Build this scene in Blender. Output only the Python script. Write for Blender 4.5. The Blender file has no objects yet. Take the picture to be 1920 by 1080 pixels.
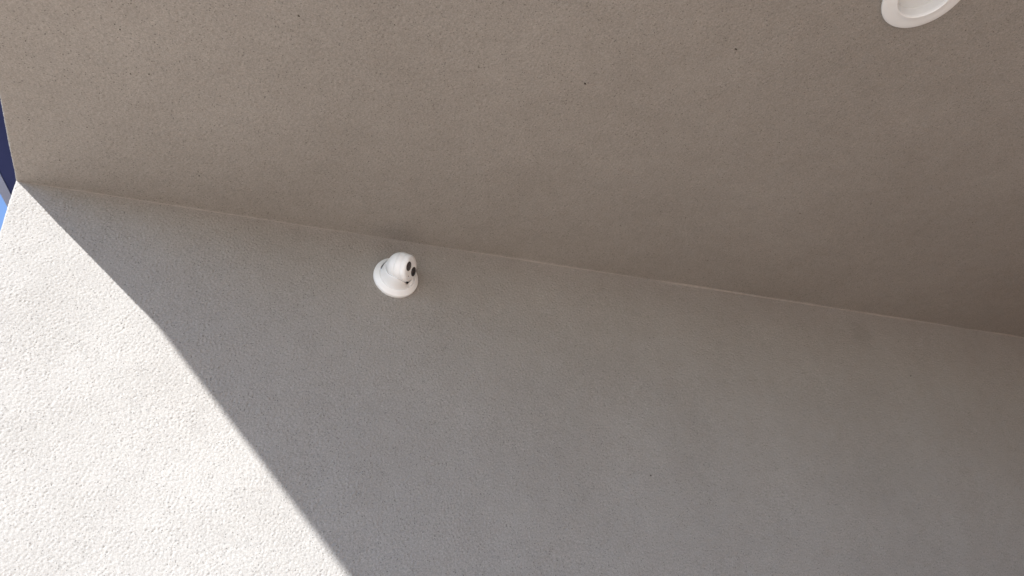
import bpy, bmesh, math, random
import numpy as np
from mathutils import Vector, Matrix, Quaternion

random.seed(7)
C = bpy.context.scene.collection
sc = bpy.context.scene
PI = math.pi

# ---------------------------------------------------------------- camera
EYE = Vector((0.0, 0.0, 1.6))                 # eye height above the paving
RIGHT = Vector((0.91659349, -0.38789223, -0.09693296))
DOWN = Vector((0.12728704, 0.51292837, -0.84894199))
FWD = Vector((0.37901766, 0.76579639, 0.51952046))
cam = bpy.data.cameras.new('camera'); cam.sensor_width = 36.0
cam.lens = 36.0 * 1400 / 1920
cam.clip_start = 0.02; cam.clip_end = 2000
co = bpy.data.objects.new('camera', cam); C.objects.link(co)
m = Matrix((RIGHT, -DOWN, -FWD)).transposed().to_4x4()
m.translation = EYE
co.matrix_world = m
sc.camera = co

# ---------------------------------------------------------------- sky, sun, exposure
SUN = Vector((1.0, 1.135, -0.992)).normalized()          # the way the light travels
elev = math.asin(-SUN.z)
azim = math.atan2(-SUN.x, -SUN.y)                        # clockwise from +Y
w = bpy.data.worlds.new('World'); sc.world = w; w.use_nodes = True
nt = w.node_tree; nt.nodes.clear()
sky = nt.nodes.new('ShaderNodeTexSky'); sky.sky_type = 'NISHITA'; sky.sun_disc = False
sky.sun_elevation = elev; sky.sun_rotation = azim
sky.air_density = 0.6; sky.dust_density = 0.0; sky.ozone_density = 2.0
bg = nt.nodes.new('ShaderNodeBackground'); bg.inputs['Strength'].default_value = 0.145
wo = nt.nodes.new('ShaderNodeOutputWorld')
nt.links.new(sky.outputs[0], bg.inputs[0]); nt.links.new(bg.outputs[0], wo.inputs[0])
sl = bpy.data.lights.new('sun', 'SUN'); sl.energy = 3.75; sl.angle = math.radians(0.45)
sl.color = (1.0, 1.0, 0.995)
so = bpy.data.objects.new('sun', sl); C.objects.link(so)
so.rotation_mode = 'QUATERNION'; so.rotation_quaternion = SUN.to_track_quat('-Z', 'Y')
so.location = (-8, -9, 9)
vs = sc.view_settings
sc.display_settings.display_device = 'sRGB'
vs.view_transform = 'Standard'; vs.look = 'None'; vs.gamma = 1.0; vs.use_curve_mapping = False
vs.exposure = 1.68
sc.render.engine = 'CYCLES'
sc.cycles.max_bounces = 10; sc.cycles.diffuse_bounces = 7
sc.cycles.sample_clamp_indirect = 6.0

# ---------------------------------------------------------------- dimensions (metres)
K = 1.27
X0 = -0.35228526 * K          # left corner of the wall and left edge of the soffit
YW = 1.34596063 * K           # face of the wall
ZS = 1.6 + K                  # underside of the porch
XR = 3.62                     # right-hand wall of the porch, out of view
YF = -5.0                     # front edge of the porch, unseen; set deep to block light from the front
ZC = 1.6 + 1.55 * K           # underside of the upper roof

# ---------------------------------------------------------------- helpers
def tag(o, label=None, cat=None, group=None, kind=None):
    if label: o['label'] = label
    if cat: o['category'] = cat
    if group: o['group'] = group
    if kind: o['kind'] = kind
    return o

def empty(name, loc=(0, 0, 0)):
    o = bpy.data.objects.new(name, None); C.objects.link(o); o.location = loc
    o.empty_display_size = 0.05
    return o

def link(name, me, mat, parent=None, smooth=False):
    me.name = name
    if mat: me.materials.append(mat)
    if smooth:
        me.polygons.foreach_set('use_smooth', [True] * len(me.polygons))
    o = bpy.data.objects.new(name, me); C.objects.link(o)
    if parent: o.parent = parent
    return o

def from_bm(name, bm, mat, parent=None, smooth=False):
    bmesh.ops.recalc_face_normals(bm, faces=bm.faces)
    me = bpy.data.meshes.new(name); bm.to_mesh(me); bm.free()
    return link(name, me, mat, parent, smooth)

def add_quad(bm, *pts):
    return bm.faces.new([bm.verts.new(p) for p in pts])

def add_box(bm, a, b):
    v = [bm.verts.new((x, y, z)) for x in (a[0], b[0]) for y in (a[1], b[1]) for z in (a[2], b[2])]
    for f in ((0, 1, 3, 2), (4, 6, 7, 5), (0, 4, 5, 1), (2, 3, 7, 6), (0, 2, 6, 4), (1, 5, 7, 3)):
        bm.faces.new([v[i] for i in f])

def add_prism(bm, poly, z0, z1):
    n = len(poly)
    lo = [bm.verts.new((p[0], p[1], z0)) for p in poly]
    hi = [bm.verts.new((p[0], p[1], z1)) for p in poly]
    bm.faces.new(lo[::-1]); bm.faces.new(hi)
    for i in range(n):
        j = (i + 1) % n
        bm.faces.new((lo[i], lo[j], hi[j], hi[i]))

def lathe(bm, prof, n=96, zfun=None, rfun=None, cap_end=False, cap_start=False):
    """turn a profile of (radius, z) about local Z"""
    rings = []
    for k, (r, z) in enumerate(prof):
        ring = []
        for i in range(n):
            a = 2 * PI * i / n
            rr = rfun(k, a, r) if rfun else r
            zz = zfun(k, a, z) if zfun else z
            ring.append(bm.verts.new((rr * math.cos(a), rr * math.sin(a), zz)))
        rings.append(ring)
    for a, b in zip(rings[:-1], rings[1:]):
        for i in range(n):
            j = (i + 1) % n
            bm.faces.new((a[i], a[j], b[j], b[i]))
    if cap_end: bm.faces.new(rings[-1])
    if cap_start: bm.faces.new(rings[0][::-1])

# ---------------------------------------------------------------- materials
def new_mat(name):
    mt = bpy.data.materials.new(name); mt.use_nodes = True
    return mt, mt.node_tree, mt.node_tree.nodes['Principled BSDF']

def simple(name, col, rough=0.5, metal=0.0, spec=0.5, vary=0.06, scale=30.0):
    mt, t, b = new_mat(name)
    co_ = t.nodes.new('ShaderNodeTexCoord')
    nz = t.nodes.new('ShaderNodeTexNoise'); nz.inputs['Scale'].default_value = scale
    nz.inputs['Detail'].default_value = 5
    t.links.new(co_.outputs['Object'], nz.inputs['Vector'])
    rmp = t.nodes.new('ShaderNodeValToRGB')
    rmp.color_ramp.elements[0].position = 0.3; rmp.color_ramp.elements[1].position = 0.7
    rmp.color_ramp.elements[0].color = tuple(c * (1 - vary) for c in col) + (1,)
    rmp.color_ramp.elements[1].color = tuple(min(1, c * (1 + vary)) for c in col) + (1,)
    t.links.new(nz.outputs['Fac'], rmp.inputs[0]); t.links.new(rmp.outputs[0], b.inputs['Base Color'])
    b.inputs['Roughness'].default_value = rough; b.inputs['Metallic'].default_value = metal
    b.inputs['Specular IOR Level'].default_value = spec
    return mt

def stucco(name, col, bump=0.5, specks=0.66, stain=None):
    mt, t, b = new_mat(name); L = t.links.new; N = t.nodes.new
    tc = N('ShaderNodeTexCoord')
    def noise(scale, detail, rough=0.55):
        n = N('ShaderNodeTexNoise'); n.inputs['Scale'].default_value = scale
        n.inputs['Detail'].default_value = detail; n.inputs['Roughness'].default_value = rough
        L(tc.outputs['Object'], n.inputs['Vector']); return n
    def mapr(src, a, b_, c, d):
        r = N('ShaderNodeMapRange'); r.inputs[1].default_value = a; r.inputs[2].default_value = b_
        r.inputs[3].default_value = c; r.inputs[4].default_value = d; L(src, r.inputs[0]); return r.outputs[0]
    def mul(a, b_):
        n = N('ShaderNodeMath'); n.operation = 'MULTIPLY'
        for i, s in enumerate((a, b_)):
            if isinstance(s, float): n.inputs[i].default_value = s
            else: L(s, n.inputs[i])
        return n.outputs[0]
    blotch = mapr(noise(2.6, 4).outputs['Fac'], 0.3, 0.7, 0.95, 1.05)     # trowelled patches
    medium = mapr(noise(22, 4).outputs['Fac'], 0.3, 0.7, 0.965, 1.035)
    grain = mapr(noise(320, 3, 0.75).outputs['Fac'], 0.3, 0.7, 0.72, 1.2)   # sand grain
    # sparse dark specks: the shade of small pits put into the colour
    vo = N('ShaderNodeTexVoronoi'); vo.inputs['Scale'].default_value = 210
    L(tc.outputs['Object'], vo.inputs['Vector'])
    sep = N('ShaderNodeSeparateColor'); L(vo.outputs['Color'], sep.inputs[0])
    size = mapr(sep.outputs[0], specks, 1.0, 0.08, 0.34)
    cmp_ = N('ShaderNodeMath'); cmp_.operation = 'LESS_THAN'
    L(vo.outputs['Distance'], cmp_.inputs[0]); L(size, cmp_.inputs[1])
    pit_shade = mapr(cmp_.outputs[0], 0.0, 1.0, 1.0, 0.55)
    k = mul(mul(blotch, medium), mul(grain, pit_shade))
    if stain:                                   # an old damp mark with a ragged outline
        wob = N('ShaderNodeVectorMath'); wob.operation = 'SCALE'; wob.inputs['Scale'].default_value = 0.10
        L(noise(14, 3).outputs['Color'], wob.inputs[0])
        add = N('ShaderNodeVectorMath'); add.operation = 'ADD'; L(tc.outputs['Object'], add.inputs[0]); L(wob.outputs[0], add.inputs[1])
        ds = N('ShaderNodeVectorMath'); ds.operation = 'DISTANCE'; L(add.outputs[0], ds.inputs[0])
        ds.inputs[1].default_value = tuple(c + 0.05 for c in stain)
        k = mul(k, mapr(ds.outputs['Value'], 0.03, 0.085, 0.90, 1.0))
    tint = N('ShaderNodeMix'); tint.data_type = 'RGBA'
    L(noise(1.3, 3).outputs['Fac'], tint.inputs[0])
    tint.inputs[6].default_value = (col[0] * 1.02, col[1] * 0.995, col[2] * 0.975, 1)
    tint.inputs[7].default_value = (col[0] * 0.985, col[1] * 1.0, col[2] * 1.02, 1)
    vm = N('ShaderNodeVectorMath'); vm.operation = 'SCALE'
    L(tint.outputs[2], vm.inputs[0]); L(k, vm.inputs['Scale'])
    L(vm.outputs[0], b.inputs['Base Color'])
    b.inputs['Roughness'].default_value = 0.92
    b.inputs['Specular IOR Level'].default_value = 0.2
    bp = N('ShaderNodeBump'); bp.inputs['Strength'].default_value = bump
    bp.inputs['Distance'].default_value = 0.0008
    L(noise(330, 3, 0.65).outputs['Fac'], bp.inputs['Height'])
    L(bp.outputs[0], b.inputs['Normal'])
    return mt

STUCCO_COL = (0.286, 0.273, 0.256)
STAIN = (2.701, 0.0, 2.766)               # just under the joint, towards the right
M_STUCCO = stucco('stucco', STUCCO_COL, stain=STAIN)
M_SEAL = simple('sealant', (0.305, 0.285, 0.265), 0.7, vary=0.12, scale=60)
M_WHITE = simple('white_plastic', (0.80, 0.825, 0.85), 0.35, vary=0.015)
M_WHITE2 = simple('white_trim_paint', (0.73, 0.76, 0.785), 0.45, vary=0.015)
M_BAFFLE = simple('white_baffle', (0.62, 0.65, 0.67), 0.5, vary=0.02)
M_DIFF = simple('frosted_lens', (0.66, 0.69, 0.71), 0.4, vary=0.02)
M_BLACK = simple('black_glass', (0.022, 0.019, 0.022), 0.06, vary=0.02)
M_IR = simple('dark_filter', (0.050, 0.044, 0.048), 0.25, vary=0.03)
M_GAP_SHADE = simple('gap_shade', (0.008, 0.008, 0.009), 0.8)  # near black, carries the shade of the gap and the hole
M_NOTCH = simple('notch_shade', (0.045, 0.045, 0.055), 0.7)  # dark grey, carries the shade of the notch
M_DARKROOF = simple('dark_painted_metal', (0.026, 0.034, 0.100), 0.85, spec=0.1, vary=0.08, scale=4)
M_EDGE = simple('grey_painted_metal', (0.17, 0.20, 0.30), 0.45, vary=0.04, scale=6)
M_PIT_SHADE = simple('pit_shade_grains', (0.05, 0.042, 0.035), 0.9)  # dark colour in place of the shade in pits
M_SIDE = stucco('warm_bounce_stucco', (0.48, 0.23, 0.11))  # strong brown, set to bounce warm light to the right

def paving():
    mt, t, b = new_mat('concrete_paving'); L = t.links.new; N = t.nodes.new
    tc = N('ShaderNodeTexCoord')
    n1 = N('ShaderNodeTexNoise'); n1.inputs['Scale'].default_value = 1.7; n1.inputs['Detail'].default_value = 8
    n2 = N('ShaderNodeTexNoise'); n2.inputs['Scale'].default_value = 90; n2.inputs['Detail'].default_value = 3
    for n in (n1, n2): L(tc.outputs['Object'], n.inputs['Vector'])
    ad = N('ShaderNodeMath'); ad.operation = 'ADD'; L(n1.outputs['Fac'], ad.inputs[0]); L(n2.outputs['Fac'], ad.inputs[1])
    r = N('ShaderNodeValToRGB'); L(ad.outputs[0], r.inputs[0])
    mr = N('ShaderNodeMapRange'); mr.inputs[1].default_value = 0.6; mr.inputs[2].default_value = 1.4
    L(ad.outputs[0], mr.inputs[0]); L(mr.outputs[0], r.inputs[0])
    r.color_ramp.elements[0].color = (0.48, 0.385, 0.295, 1); r.color_ramp.elements[1].color = (0.60, 0.485, 0.375, 1)
    L(r.outputs[0], b.inputs['Base Color']); b.inputs['Roughness'].default_value = 0.9
    bp = N('ShaderNodeBump'); bp.inputs['Strength'].default_value = 0.3; bp.inputs['Distance'].default_value = 0.003
    L(n2.outputs['Fac'], bp.inputs['Height']); L(bp.outputs[0], b.inputs['Normal'])
    return mt
M_PAVE = paving()

# ---------------------------------------------------------------- ground
bm = bmesh.new()
add_quad(bm, (-400, -400, 0), (400, -400, 0), (400, 400, 0), (-400, 400, 0))
tag(from_bm('ground', bm, M_PAVE), 'pale brown concrete paving below the porch', None, None, 'structure')

# ---------------------------------------------------------------- stucco relief
def relief(ns, nt_, step, seed):
    """height field (metres) of a sand-float render: clipped grain with narrow hollows and trowel waves"""
    rng = np.random.default_rng(seed)
    fx = np.fft.rfftfreq(ns, step)[None, :]; fy = np.fft.fftfreq(nt_, step)[:, None]
    spec = np.fft.rfft2(rng.standard_normal((nt_, ns)))
    def band(lam, wd, ax=1.0, rot=0.0):
        c, s = math.cos(rot), math.sin(rot)
        a = (fx * c + fy * s) * ax; b_ = -fx * s + fy * c
        k = np.sqrt(a * a + b_ * b_); k[0, 0] = 1e-9
        f = np.exp(-0.5 * (np.log(k * lam) / wd) ** 2)
        h = np.fft.irfft2(spec * f, s=(nt_, ns)); return h / h.std()
    g = band(0.0056, 0.5, 1.3, 0.5) * 0.9 + band(0.012, 0.5, 1.2, 0.5) * 0.4 
    g = np.where(g > 0, np.tanh(g * 1.1) / 1.1, g * (1 + 0.55 * np.minimum(-g, 2.0)))
    patch = 1.0 + 0.12 * band(0.12, 0.5)
    return 0.00034 * g * np.clip(patch, 0.4, 1.7) + 0.00055 * band(0.33, 0.5)

def sample(H, step, S, T):
    i = S / step; j = T / step
    i0 = np.floor(i).astype(int); j0 = np.floor(j).astype(int)
    fi = i - i0; fj = j - j0
    ny, nx = H.shape
    a = H[j0 % ny, i0 % nx]; b = H[j0 % ny, (i0 + 1) % nx]
    c = H[(j0 + 1) % ny, i0 % nx]; d = H[(j0 + 1) % ny, (i0 + 1) % nx]
    return a * (1 - fi) * (1 - fj) + b * fi * (1 - fj) + c * (1 - fi) * fj + d * fi * fj

def cove_radius(x):
    a = np.clip(x / 0.30, 0, 1); a = a * a * (3 - 2 * a)
    b = np.clip((x - 0.35) / 1.0, 0, 1); b = b * b * (3 - 2 * b)
    return 0.0002 + a * (0.0035 + 0.002 * b)

def strip_grid(name, prof, vdir, vs_, H, step, mat, parent, flip=False, hole=None, pits=(), cove=None):
    """a render surface: a profile of (point, normal, arc) swept along vdir, displaced by the relief"""
    P = np.array([p[0] for p in prof]); Nn = np.array([p[1] for p in prof]); S = np.array([p[2] for p in prof])
    nu, nv = len(P), len(vs_)
    hh = sample(H, step, np.broadcast_to(S[None, :], (nv, nu)), np.broadcast_to((vs_ - vs_[0])[:, None], (nv, nu)))
    if cove is not None:                         # the plaster is rounded into the internal corner
        d = np.maximum(cove(vs_), 0.0)[:, None]
        rr = cove_radius(P[None, :, 0]) + 0 * d
        out = rr - np.sqrt(np.maximum(rr ** 2 - np.maximum(rr - d, 0) ** 2, 0))
        hh = hh * np.clip(d / 0.012, 0.25, 1) + np.minimum(out, d) - 0.0002
    for pu, pv, rad, dep in pits:                # single knocked-out grains
        d2 = (P[None, :, 0] - pu) ** 2 + (vs_[:, None] - pv) ** 2
        hh = hh - dep * np.exp(-d2 / rad ** 2)
    V = P[None] + vs_[:, None, None] * np.array(vdir)[None, None] + hh[:, :, None] * Nn[None]
    idx = np.arange(nu * nv).reshape(nv, nu)
    q = np.stack([idx[:-1, :-1], idx[:-1, 1:], idx[1:, 1:], idx[1:, :-1]], -1).reshape(-1, 4)
    V = V.reshape(-1, 3)
    if hole is not None:
        cxy, rad = hole
        d = np.hypot(V[:, 0] - cxy[0], V[:, 1] - cxy[1])
        bad = (d < rad) & (V[:, 2] < ZS + 0.02)
        q = q[~bad[q].any(1)]
    if flip: q = q[:, ::-1]
    me = bpy.data.meshes.new(name)
    me.vertices.add(len(V)); me.vertices.foreach_set('co', V.ravel())
    me.loops.add(q.size); me.loops.foreach_set('vertex_index', q.ravel().astype(np.int32))
    me.polygons.add(len(q)); me.polygons.foreach_set('loop_start', np.arange(0, q.size, 4, dtype=np.int32))
    me.polygons.foreach_set('loop_total', np.full(len(q), 4, dtype=np.int32))
    me.update(calc_edges=True); me.validate()
    return link(name, me, mat, parent, smooth=True)

STEP = 0.002
def run(a, b, fine, s_fine, coarse):
    out = [a]; x = a
    while x < b:
        t = min(1, max(0, (x - a - s_fine) / 1.6))
        x += fine + (coarse - fine) * t
        out.append(min(x, b))
    return np.array(out)

building = tag(empty('stucco_building', (X0, YW, 0)),
               'pale stucco building with a sunlit lower left wall meeting its shaded porch soffit',
               'building')
bl = Vector((X0, YW, 0))
def off(p): return (p[0] - bl.x, p[1] - bl.y, p[2] - bl.z)

R0 = 0.004
# wall: return face, rounded arris, front face
prof = []
for y in np.arange(0.10, R0, -0.0028):
    prof.append(((0, y, 0), (-1, 0, 0)))
for k in range(5):
    a = PI / 2 * (1 - k / 4)
    prof.append(((R0 - R0 * math.sin(a), R0 - R0 * math.cos(a), 0), (-math.sin(a), -math.cos(a), 0)))
for x in run(R0, XR - X0, 0.0021, 1.1, 0.0048)[1:]:
    prof.append(((x, 0, 0), (0, -1, 0)))
s = 0; pr = []
for i, p in enumerate(prof):
    if i: s += math.dist(p[0], prof[i - 1][0])
    pr.append((p[0], p[1], s))
ZL = 1.78
zs = np.append(np.arange(ZL, ZS - 0.001, 0.0022), [ZS - 0.0004, ZS + 0.010])
Hw = relief(2160, 576, STEP, 11)
strip_grid('wall', pr, (0, 0, 1), zs, Hw, STEP, M_STUCCO, building, cove=lambda v: ZS - v)
# the wall goes on below the part in view, and back along the left side
bm = bmesh.new()
add_quad(bm, off((X0, YW, -0.05)), off((XR, YW, -0.05)), off((XR, YW, ZL)), off((X0, YW, ZL)))
add_quad(bm, off((X0, YW + 0.0999, ZL)), off((X0, YW, ZL)), off((X0, YW, -0.05)), off((X0, YW + 0.0999, -0.05)))
add_quad(bm, off((X0, YW + 0.0999, -0.05)), off((X0, YW + 6, -0.05)), off((X0, YW + 6, ZC - 0.02)), off((X0, YW + 0.0999, ZC - 0.02)))
add_quad(bm, off((X0, YW + 0.003, ZS + 0.01)), off((XR, YW + 0.003, ZS + 0.01)), off((XR, YW + 0.003, ZC - 0.02)), off((X0, YW + 0.003, ZC - 0.02)))
add_quad(bm, off((X0, YW + 0.003, ZS + 0.01)), off((X0, YW + 0.003, ZC - 0.02)), off((X0, YW + 0.0999, ZC - 0.02)), off((X0, YW + 0.0999, ZS + 0.01)))
from_bm('lower_wall', bm, M_STUCCO, building)
bm = bmesh.new(); add_box(bm, off((XR, YF + 0.02, -0.05)), off((XR + 0.25, YW + 6, ZC - 0.02)))
from_bm('side_wall', bm, M_SIDE, building)  # unseen wall, its brown pushed for warm bounce light

# soffit: left fascia, rounded arris, underside
LX, LY, LR = 1.0429 * K, 0.4332 * K, 0.0900           # recessed downlight
prof = []
for z in np.arange(0.10, R0, -0.0028):
    prof.append(((0, 0, z), (-1, 0, 0)))
for k in range(5):
    a = PI / 2 * (1 - k / 4)
    prof.append(((R0 - R0 * math.sin(a), 0, R0 - R0 * math.cos(a)), (-math.sin(a), 0, -math.cos(a))))
for x in run(R0, XR - X0, 0.0026, 1.5, 0.0046)[1:]:
    prof.append(((x, 0, 0), (0, 0, -1)))
s = 0; pr2 = []
for i, p in enumerate(prof):
    if i: s += math.dist(p[0], prof[i - 1][0])
    pr2.append(((p[0][0], p[0][1], p[0][2] + ZS), p[1], s))
YN = 0.40
ys = np.append(np.arange(YN - YW, -0.0014, 0.0028), [-0.0005, 0.003])
Hs = relief(2160, 700, STEP, 23) * 0.85
strip_grid('soffit', pr2, (0, 1, 0), ys, Hs, STEP, M_STUCCO, building, flip=True,
           cove=lambda v: -v, 
           hole=((LX - bl.x, LY - bl.y), LR - 0.014))
bm = bmesh.new()
FH = 0.42
add_quad(bm, off((X0, YF, ZS)), off((XR, YF, ZS)), off((XR, YN, ZS)), off((X0, YN, ZS)))
add_quad(bm, off((X0, YF, ZS)), off((X0, YN, ZS)), off((X0, YN, ZS + 0.0999)), off((X0, YF, ZS + 0.0999)))
add_quad(bm, off((X0, YF, ZS + 0.0999)), off((X0, YW, ZS + 0.0999)), off((X0, YW, ZS + FH)), off((X0, YF, ZS + FH)))
add_quad(bm, off((X0, YF, ZS)), off((XR, YF, ZS)), off((XR, YF, ZS + FH)), off((X0, YF, ZS + FH)))
add_quad(bm, off((X0, YF, ZS + FH)), off((XR, YF, ZS + FH)), off((XR, YW, ZS + FH)), off((X0, YW, ZS + FH)))
from_bm('porch_fascia', bm, M_STUCCO, building)

# the bead of filler where wall and soffit meet, uneven along its length
rng = np.random.default_rng(5)
def smooth_noise(n, k):
    a = rng.standard_normal(n + 4 * k); ker = np.hanning(2 * k + 1); ker /= ker.sum()
    a = np.convolve(a, ker, 'same')[2 * k:2 * k + n]; return a / a.std()
n = 900
xs = np.linspace(X0 + 0.03, XR, n)
wv = smooth_noise(n, 60); th = smooth_noise(n, 35); fi = smooth_noise(n, 5)
bm = bmesh.new(); prev = None
for i, x in enumerate(xs):
    grow = 0.12 + 0.88 * min(1, max(0, (x - X0 - 0.7) / 1.1))
    r = max(0.0006, (0.0012 + 0.0011 * th[i] + 0.0003 * fi[i]) * grow)
    cv = float(cove_radius(np.array(x - X0))) * 0.2929
    cy = YW - cv - 0.0003 * wv[i]; cz = ZS - cv + 0.0004 - 0.0006 * wv[i]
    ring = []
    for k in range(6):
        a = PI + PI / 2 * (k / 5) * 1.0
        ring.append(bm.verts.new(off((x, cy + r * math.cos(a), cz + r * math.sin(a)))))
    ring.insert(0, bm.verts.new(off((x, cy - r * 0.7, cz + 0.004))))
    ring.append(bm.verts.new(off((x, cy + 0.004, cz - r * 0.8))))
    if prev:
        for k in range(len(ring) - 1):
            bm.faces.new((prev[k], prev[k + 1], ring[k + 1], ring[k]))
    prev = ring
from_bm('filler_bead', bm, M_SEAL, building, True)

# dark grains standing in for the shade of small pits in the render
bm = bmesh.new()
def grain(p, n, r):  # a dark blob in place of a shaded pit
    q = Quaternion(Vector((random.random(), random.random(), random.random())), random.random() * 6)
    mt_ = Matrix.Translation(Vector(off(p)) + Vector(n) * r * 0.1) @ q.to_matrix().to_4x4() @ Matrix.Diagonal((r * 1.5, r * 0.8, r * 0.8, 1))
    r *= 0.72
    bmesh.ops.create_icosphere(bm, subdivisions=1, radius=1.0, matrix=mt_)
for x, y, r in ((0.742, 1.005, 0.0026), (0.748, 1.001, 0.0014), (1.022, 0.809, 0.0024), (-0.048, 1.557, 0.0013), (-0.045, 1.571, 0.0016), (-0.041, 1.561, 0.0011),
                (-0.050, 1.566, 0.0010), (1.098, 1.261, 0.0013), (0.105, 1.023, 0.0017), (1.612, 1.265, 0.0018), (-0.215, 1.163, 0.0016), (-0.224, 1.153, 0.0013)):
    grain((x, y, ZS), (0, 0, -1), r)
for x, z, r in ((1.208, 2.199, 0.0026), (2.438, 2.615, 0.0026), (0.912, 2.587, 0.0013), (0.236, 2.511, 0.0013)):
    grain((x, YW, z), (0, -1, 0), r)
for i in range(170):
    grain((random.uniform(X0 + 0.03, 2.6), random.uniform(0.5, 1.66), ZS), (0, 0, -1), random.uniform(0.0007, 0.0012) * random.uniform(0.8, 1.3))
for i in range(60):
    grain((random.uniform(X0 + 0.03, 2.4), YW, random.uniform(1.85, 2.82)), (0, -1, 0), random.uniform(0.0006, 0.0011))
tag(from_bm('pit_shade_grains', bm, M_PIT_SHADE, building), kind='stuff')

# ---------------------------------------------------------------- upper roof beyond the corner
def edge_x(y, o=0.0):                       # the roof edge runs a few degrees off square
    return -1.152 + o + 0.1766 * (y - 0.479)
upper = tag(empty('upper_roof', (edge_x(2.7), 2.7, ZC)),
            'dark upper roof overhang with a narrow paler grey rim against blue sky at the left edge', 'roof')
ul = upper.location
def uo(p): return (p[0] - ul.x, p[1] - ul.y)
Y1, Y2 = -6.5, YW + 6.2  # unseen front reach of the roof, lengthened to block light
bm = bmesh.new()
add_prism(bm, [uo((edge_x(Y1, 0.036), Y1)), uo((XR + 0.6, Y1)), uo((XR + 0.6, Y2)), uo((edge_x(Y2, 0.036), Y2))], 0.0, 0.20)
from_bm('roof_underside', bm, M_DARKROOF, upper)
bm = bmesh.new()
add_prism(bm, [uo((edge_x(Y1), Y1)), uo((edge_x(Y1, 0.0358), Y1)), uo((edge_x(Y2, 0.0358), Y2)), uo((edge_x(Y2), Y2))], -0.003, 0.215)
from_bm('roof_edge_trim', bm, M_EDGE, upper)

# ---------------------------------------------------------------- dome camera on the wall
cx, cz = 0.4888, 1.6 + 1.13792
cam_t = tag(empty('security_camera', (cx, YW, cz)),
            'white ball turret security camera with two dark round windows mounted on the stucco wall', 'security camera')
cam_t.rotation_euler = (math.radians(90), 0, 0)      # local Z stands out of the wall, local Y is up
G = Vector((0.745, -0.421, 0.517)).normalized()      # where the ball looks (local)
azg = math.atan2(G.y, G.x)
def azd(a, b): return (a - b + PI) % (2 * PI) - PI

bm = bmesh.new()
lathe(bm, [(0.0560, -0.004), (0.0622, -0.004), (0.0632, 0.0), (0.0634, 0.0065), (0.0626, 0.0090), (0.0606, 0.0102), (0.0600, 0.0106),
           (0.0560, 0.0150), (0.0520, 0.0192), (0.0508, 0.0198), (0.0500, 0.0196), (0.0496, 0.0182), (0.0480, 0.0182)], 128)
from_bm('mounting_ring', bm, M_WHITE, cam_t, True)

bm = bmesh.new()
hp = [(0.0490, 0.010), (0.0490, 0.0192), (0.0485, 0.0200), (0.0468, 0.028), (0.0446, 0.037), (0.0430, 0.0435), (0.0425, 0.0448), (0.0417, 0.0452), (0.0411, 0.0448), (0.0409, 0.040), (0.0408, 0.030)]
def hz(k, a, z):
    cut = 0.0220 * math.exp(-(azd(a, math.radians(316)) / 0.42) ** 2)
    wgt = min(1, max(0, (z - 0.022) / 0.018)) if k <= 8 else (1.0 if k == 9 else 0.5)
    rise = 0.0150 * math.exp(-(azd(a, math.radians(247)) / 0.72) ** 2)
    return z - (cut - rise) * wgt
def hrad(k, a, r):                           # the inner lip closes on the ball
    if k < 7: return r
    z = hz(k, a, hp[k][1])
    return min(r, math.sqrt(max(1e-8, 0.0405 ** 2 - (z - 0.0595) ** 2)) + 0.0005)
lathe(bm, hp, 160, zfun=hz, rfun=hrad)
body = from_bm('housing', bm, M_WHITE, cam_t, True)
# cable notch on the left of the housing, its shade a dark surface patch
bm = bmesh.new()
def hr(z):
    pts = [(0.0200, 0.0485), (0.028, 0.0468), (0.037, 0.0446), (0.0435, 0.0430)]
    for (z0, r0), (z1, r1) in zip(pts[:-1], pts[1:]):
        if z <= z1: return r0 + (r1 - r0) * (z - z0) / (z1 - z0)
    return pts[-1][1]
na, nz_ = 14, 4
grid = []
for i in range(na + 1):
    u = i / na; a = math.radians(122 + 50 * u)
    half = 0.0070 * min(1.0, 2.6 * min(u, 1 - u) + 0.15)
    zc_ = 0.0275 - 0.001 * u
    row = []
    for j in range(nz_ + 1):
        z = zc_ + half * (2 * j / nz_ - 1)
        r = hr(max(z, 0.0205)) + 0.0006
        row.append(bm.verts.new((r * math.cos(a), r * math.sin(a), z)))
    grid.append(row)
for i in range(na):
    for j in range(nz_):
        bm.faces.new((grid[i][j], grid[i + 1][j], grid[i + 1][j + 1], grid[i][j + 1]))
from_bm('cable_notch', bm, M_NOTCH, body, True)
# near-black liner in the housing, painting the shade in the gap under the ball
bm = bmesh.new()
lathe(bm, [(0.0002, 0.024), (0.0396, 0.0245), (0.0406, 0.0310), (0.0404, 0.0350)], 64)
from_bm('cavity_shade_liner', bm, M_GAP_SHADE, body, True)

BR = 0.0405
ball = empty('eyeball', (0, 0, 0.0595)); ball.parent = cam_t
ball.rotation_mode = 'QUATERNION'
upv = Vector((0, 0, 1))
ball.rotation_quaternion = G.to_track_quat('Z', 'Y')
bm = bmesh.new(); prof = [(0.0003, -BR)]
groove = 0.0
for k in range(1, 40):
    a = PI * k / 60
    z = -BR * math.cos(a)
    if z > 0.0152: break
    prof.append((BR * math.sin(a), z))
gz = groove * BR
prof = [p for p in prof if abs(p[1] - gz) > 0.0011]
gr = math.sqrt(BR ** 2 - gz ** 2)
prof.append((math.sqrt(BR ** 2 - 0.0156 ** 2), 0.0156))
prof += [(gr - 0.0003, gz - 0.0006), (gr - 0.0022, gz - 0.0005), (gr - 0.0022, gz + 0.0005), (gr + 0.0003, gz + 0.0006)]
prof.sort(key=lambda p: p[1])
lathe(bm, prof, 96)
shell = from_bm('ball_shell', bm, M_WHITE, ball, True)
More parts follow.
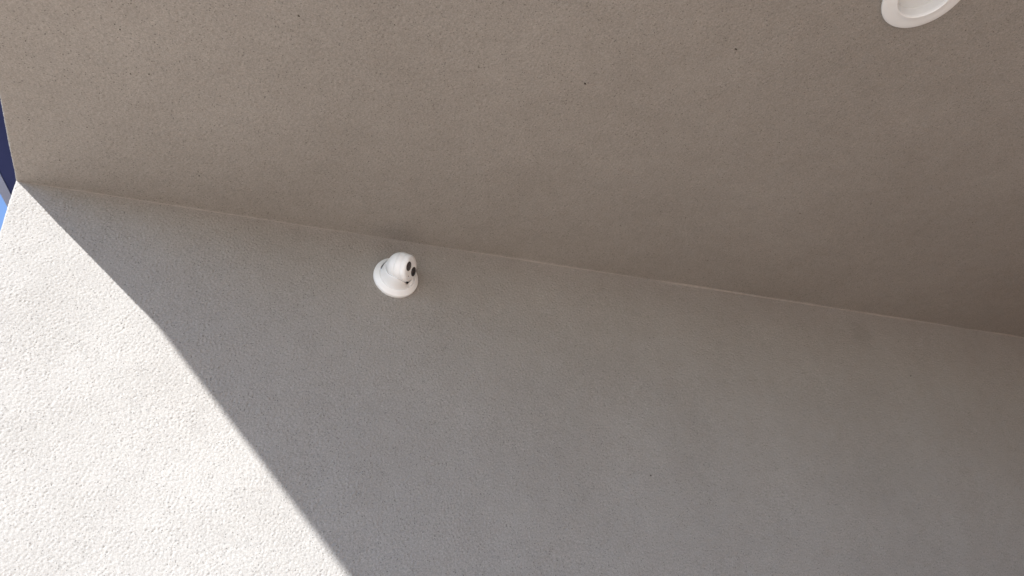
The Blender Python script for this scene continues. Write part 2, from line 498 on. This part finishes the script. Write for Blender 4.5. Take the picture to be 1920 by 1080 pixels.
# ribbed grip ring round the front of the ball
bm = bmesh.new()
rp = [(0.0366, 0.0150), (0.0374, 0.0158), (0.0374, 0.0172), (0.0366, 0.0215), (0.0350, 0.0258), (0.0330, 0.0288), (0.0314, 0.0297)]
amp = [0, 0, 0.0004, 0.0005, 0.0003, 0, 0]
lathe(bm, rp, 288, rfun=lambda k, a, r: r + amp[k] * (1 if math.sin(a * 72) > 0 else -1))
from_bm('grip_ring', bm, M_WHITE, ball, True)
bm = bmesh.new()
lathe(bm, [(0.0316, 0.0290), (0.0314, 0.0298), (0.0309, 0.0301), (0.0200, 0.0303), (0.0003, 0.0303)], 96)
from_bm('face_plate', bm, M_WHITE, ball, True)
# the two round windows: where they lie on the face
gq = ball.rotation_quaternion
fx_, fy_ = gq @ Vector((1, 0, 0)), gq @ Vector((0, 1, 0))
Rm = Matrix((RIGHT, DOWN, FWD))
Wl = Matrix.Rotation(math.radians(90), 3, 'X')
def img(vv):                                # a local direction as image right / down
    q = Rm @ (Wl @ vv); return Vector((q.x + 0.150 * q.z, q.y + 0.027 * q.z))
ia, ib = img(fx_), img(fy_)
def face_xy(dx, dy):                        # solve a*ia + b*ib = wanted image offset (metres at the camera's range)
    det = ia.x * ib.y - ia.y * ib.x
    return ((dx * ib.y - dy * ib.x) / det, (ia.x * dy - ia.y * dx) / det)
px = 1 / (684 * 7.7125)                     # metres per pixel of the study crop
mid = Vector((866, 495))
def disc(name, xy, prof, mat, n=48):
    b_ = bmesh.new(); lathe(b_, prof, n)
    for v in b_.verts: v.co.x += xy[0]; v.co.y += xy[1]
    return from_bm(name, b_, mat, ball, True)
FC = (0.0, 0.0)
d1 = face_xy((832 - mid.x) * px, (457 - mid.y) * px)
d2 = face_xy((900 - mid.x) * px, (535 - mid.y) * px)
d3 = face_xy((826 - mid.x) * px, (600 - mid.y) * px)
print('face spots', d1, d2, d3)
WR = 0.0132
disc('infrared_window', d1, [(WR, 0.0300), (WR, 0.0306), (WR - 0.0005, 0.0309), (0.0003, 0.0309)], M_IR)
disc('lens_bezel', d2, [(WR, 0.0300), (WR, 0.0308), (WR - 0.0006, 0.0312), (WR - 0.0024, 0.0310), (WR - 0.0030, 0.0305), (0.0003, 0.0304)], M_IR)
disc('lens_glass', d2, [(0.0096, 0.0305)] + [(0.0096 * math.cos(t), 0.0305 + 0.0038 * math.sin(t)) for t in np.linspace(0.1, 1.52, 9)], M_BLACK)
disc('microphone_hole', d3, [(0.0016, 0.0301), (0.0016, 0.03045), (0.0002, 0.03045)], M_GAP_SHADE, 16)  # flat dark disc, the hole's shade put into its colour

# ---------------------------------------------------------------- recessed downlight in the soffit
lamp = tag(empty('recessed_downlight', (LX, LY, ZS)),
           'round white recessed downlight, unlit, in the shaded soffit at the upper right', 'ceiling light')
lamp.rotation_euler = (PI, 0, 0)             # local Z hangs down
bm = bmesh.new()
lathe(bm, [(LR - 0.004, -0.003), (LR, -0.001), (LR, 0.0028), (LR - 0.0008, 0.0042), (LR - 0.0030, 0.0050), (0.0740, 0.0062), (0.0620, 0.0070),
           (0.0606, 0.0076), (0.0594, 0.0076), (0.0586, 0.0066), (0.0582, 0.004), (0.0580, 0.0)], 128)
from_bm('trim_ring', bm, M_WHITE2, lamp, True)
bm = bmesh.new()
lathe(bm, [(0.0581, 0.0002), (0.0560, -0.0060), (0.0540, -0.0125), (0.0535, -0.0140), (0.0528, -0.0150), (0.0520, -0.0150), (0.0516, -0.0170)], 96)
from_bm('baffle', bm, M_BAFFLE, lamp, True)
bm = bmesh.new()
lathe(bm, [(0.0517, -0.0165), (0.0500, -0.0158), (0.035, -0.0150), (0.018, -0.0146), (0.0003, -0.0145)], 96)
from_bm('diffuser', bm, M_DIFF, lamp, True)
